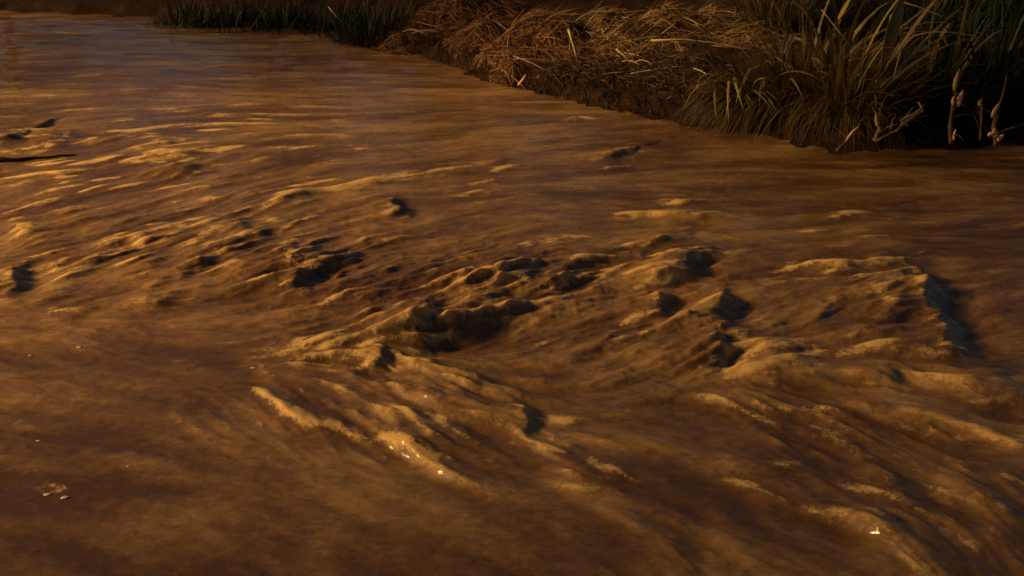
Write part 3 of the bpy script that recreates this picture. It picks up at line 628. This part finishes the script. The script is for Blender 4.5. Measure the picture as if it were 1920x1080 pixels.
cane([(1640, 264, 0), (1650, 240, .05), (1643, 212, .1), (1634, 200, .1)], 17.5, .05, .03, 'short grey cane stub beside the slanting cane', [(1645, 225, .25, .09, -.3, M_STRAWP)])
cane([(1838, 262, .3), (1840, 230, .3), (1842, 185, .3)], 17.4, .03, .025, 'thin dark cane between the two peeling canes', [(1838, 192, .12, .07, 0, M_CANE)])

# ---------------------------------------------------------------- unseen trees added to shade and darken the water
def leaf_cards(n, cx, cy, cz, rx, ry, rz_, size, g):
    u = g.normal(size=(n, 3)); u /= np.linalg.norm(u, axis=1, keepdims=True); r = g.random(n)**.45
    c = u * r[:, None] * np.array([rx, ry, rz_]) + np.array([cx, cy, cz])
    a = g.normal(size=(n, 3)); a /= np.linalg.norm(a, axis=1, keepdims=True); b = np.cross(a, g.normal(size=(n, 3))); b /= np.linalg.norm(b, axis=1, keepdims=True)
    s = size * g.uniform(.6, 1.4, n)[:, None]
    return np.stack([c - a * s, c - b * s * .45, c + a * s, c + b * s * .45], 1).reshape(-1, 3)
def shade_tree(x, y, h, base, label, seed):  # added out of view to shade the right, bottom and far water
    g = np.random.default_rng(seed); z = gz(x, y); root = empty('shade_tree', (x, y, z)); tag(root, label, 'tree', 'unseen shade trees added on the upstream bank')
    trunk = curve_pts((0, 0, -.4), (g.uniform(-1, 1), g.uniform(-1, 1), h * .92), 0, 9, g.uniform(-.4, .4))
    tk = link('trunk', tube_mesh('trunk', trunk, [.42, .36, .33, .3, .27, .24, .2, .16, .11, .05], 10, True, .08), M_BARK, root)
    V = []
    for k in range(16):
        a = k * 2.4 + g.uniform(-.4, .4); t = base / h + (.9 - base / h) * k / 15; s = trunk[0].lerp(trunk[-1], t); L = g.uniform(2.6, 4.2) * (1.15 - .5 * t)
        e = s + Vector((math.cos(a) * L, math.sin(a) * L, L * .5))
        link('limb', tube_mesh('limb', curve_pts(s, e, .2, 5), [.11, .09, .07, .05, .035, .015], 6), M_BARK, tk)
        for q in range(4):
            c = s.lerp(e, .4 + .22 * q) + Vector(g.normal(0, .45, 3)); V.append(leaf_cards(165 if x < -45 else 140, c.x, c.y, c.z, 1.6, 1.6, 1.1, .15, g))
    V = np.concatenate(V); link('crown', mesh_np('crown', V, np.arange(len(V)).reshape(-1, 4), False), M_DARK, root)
    return root
def tree(x, y, h, label, seed, w=1.0):  # added out of view to cast shade and darken far water reflections
    g = np.random.default_rng(seed); z = gz(x, y); root = empty('added_bank_tree', (x, y, z)); tag(root, label, 'tree', 'unseen trees added on the far bank')
    trunk = curve_pts((0, 0, -.3), (g.uniform(-.5, .5), g.uniform(-.5, .5), h * .75), 0, 7, g.uniform(-.2, .2))
    tk = link('trunk', tube_mesh('trunk', trunk, [.24, .19, .17, .15, .13, .10, .08, .04], 8, True, .1), M_BARK, root)
    V = []
    for k in range(11):
        a = k * 2.4 + g.uniform(-.4, .4); t = .18 + .075 * k; s = trunk[0].lerp(trunk[-1], t); L = h * .36 * (1.1 - .6 * t) * w
        e = s + Vector((math.cos(a) * L, math.sin(a) * L, L * .45))
        link('limb', tube_mesh('limb', curve_pts(s, e, .1, 5), [.08, .065, .05, .04, .025, .012], 6), M_BARK, tk)
        for q in range(5):
            c = s.lerp(e, .35 + .16 * q) + Vector(g.normal(0, .3, 3)); V.append(leaf_cards(150, c.x, c.y, c.z, .75 * w, .75 * w, .5, .11, g))
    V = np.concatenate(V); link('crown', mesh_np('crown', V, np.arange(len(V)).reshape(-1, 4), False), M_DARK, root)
    return root
for k, (x, y, h, lb) in enumerate([(-25, 43, 13, 'unseen dark leafy tree added on the far bank upstream of the jutting grass'), (-31, 44, 13.5, 'unseen broad dark tree added on the far bank farther upstream'),
                                   (-19, 42, 12, 'unseen low dark tree added on the far bank behind the jutting grass'), (-9, 40, 8, 'unseen dark leafy tree added behind the grass clumps of the far bank'),
                                   (-2, 39, 8, 'unseen dark leafy tree added behind the rusty heap'), (5, 36, 8, 'unseen dark leafy tree added behind the russet hummock'), (11, 32, 8, 'unseen dark leafy tree added behind the golden mat'),
                                   (15, 27, 8, 'unseen dark leafy tree added behind the tall reeds')]):
    tree(x, y, h, lb, 90 + k)
for k, (x, y, h, b) in enumerate([(-37, -6, 27, 11), (-38, -2, 27, 11), (-37.5, 1.6, 27, 11.5), (-39, 6, 30, 17), (-38, 9.5, 29, 17), (-40, 12.5, 30, 17.5), (-60, 17, 34, 20), (-61, 22, 34, 20), (-63, 26, 34, 20)]):
    shade_tree(x, y, h, b, 'unseen tall bare-stemmed tree added on the upstream bank to shade the water', 140 + k)

# ---------------------------------------------------------------- drift on the water
def wz(x, y):
    j = np.argmin(abs(wxa - x)); i = np.argmin(abs(wya - y)); return float(Z[i, j])
def drift(name, px_pts, r0, r1, label, cat, mat, lift=.02):
    pts = []
    for px, py in px_pts:
        p = P(px, py); p.z = wz(p.x, p.y) + lift; pts.append(p)
    b = pts[0].copy(); n = len(pts)
    return tag(link(name, tube_mesh(name, [p - b for p in pts], [r0 + (r1 - r0) * k / (n - 1) for k in range(n)], 7, True, .2), mat, None, b), label, cat)
drift('drift_branch', [(-30, 308), (5, 304), (30, 303), (60, 298), (88, 298), (115, 293), (142, 291)], .06, .008, 'thin dark branch floating beside the yellow splash', 'branch', M_BARK, .01)
foam_flecks = [(150, 652, .032), (55, 663, .018), (72, 826, .016), (90, 925, .028), (122, 932, .03), (475, 690, .024), (185, 492, .04), (240, 875, .012)]
for k, (px, py, s) in enumerate(foam_flecks):
    c = P(px, py); c.z = wz(c.x, c.y) + .004; V, Fq = [], []
    s *= .7
    for i in range(5):
        for j in range(8):
            a = 2 * math.pi * j / 8; ph = math.pi * (i + .5) / 5; r = s * (1 + .5 * random.uniform(-1, 1))
            V.append((r * math.sin(ph) * math.cos(a) * 1.5, r * math.sin(ph) * math.sin(a), r * .10 * math.cos(ph)))
    for i in range(4):
        for j in range(8): Fq.append((i * 8 + j, i * 8 + (j + 1) % 8, (i + 1) * 8 + (j + 1) % 8, (i + 1) * 8 + j))
    Fq = [tuple(reversed(q)) for q in Fq]; Fq += [(0, 1, 2, 3), (0, 3, 4, 7), (4, 5, 6, 7), (32, 35, 34, 33), (32, 39, 36, 35), (36, 39, 38, 37)]
    tag(link('foam_fleck', mesh_np('foam_fleck', V, Fq), M_FROTH, None, c), 'small pale fleck of foam floating on the smooth brown water', 'foam', 'foam flecks on the slack water')
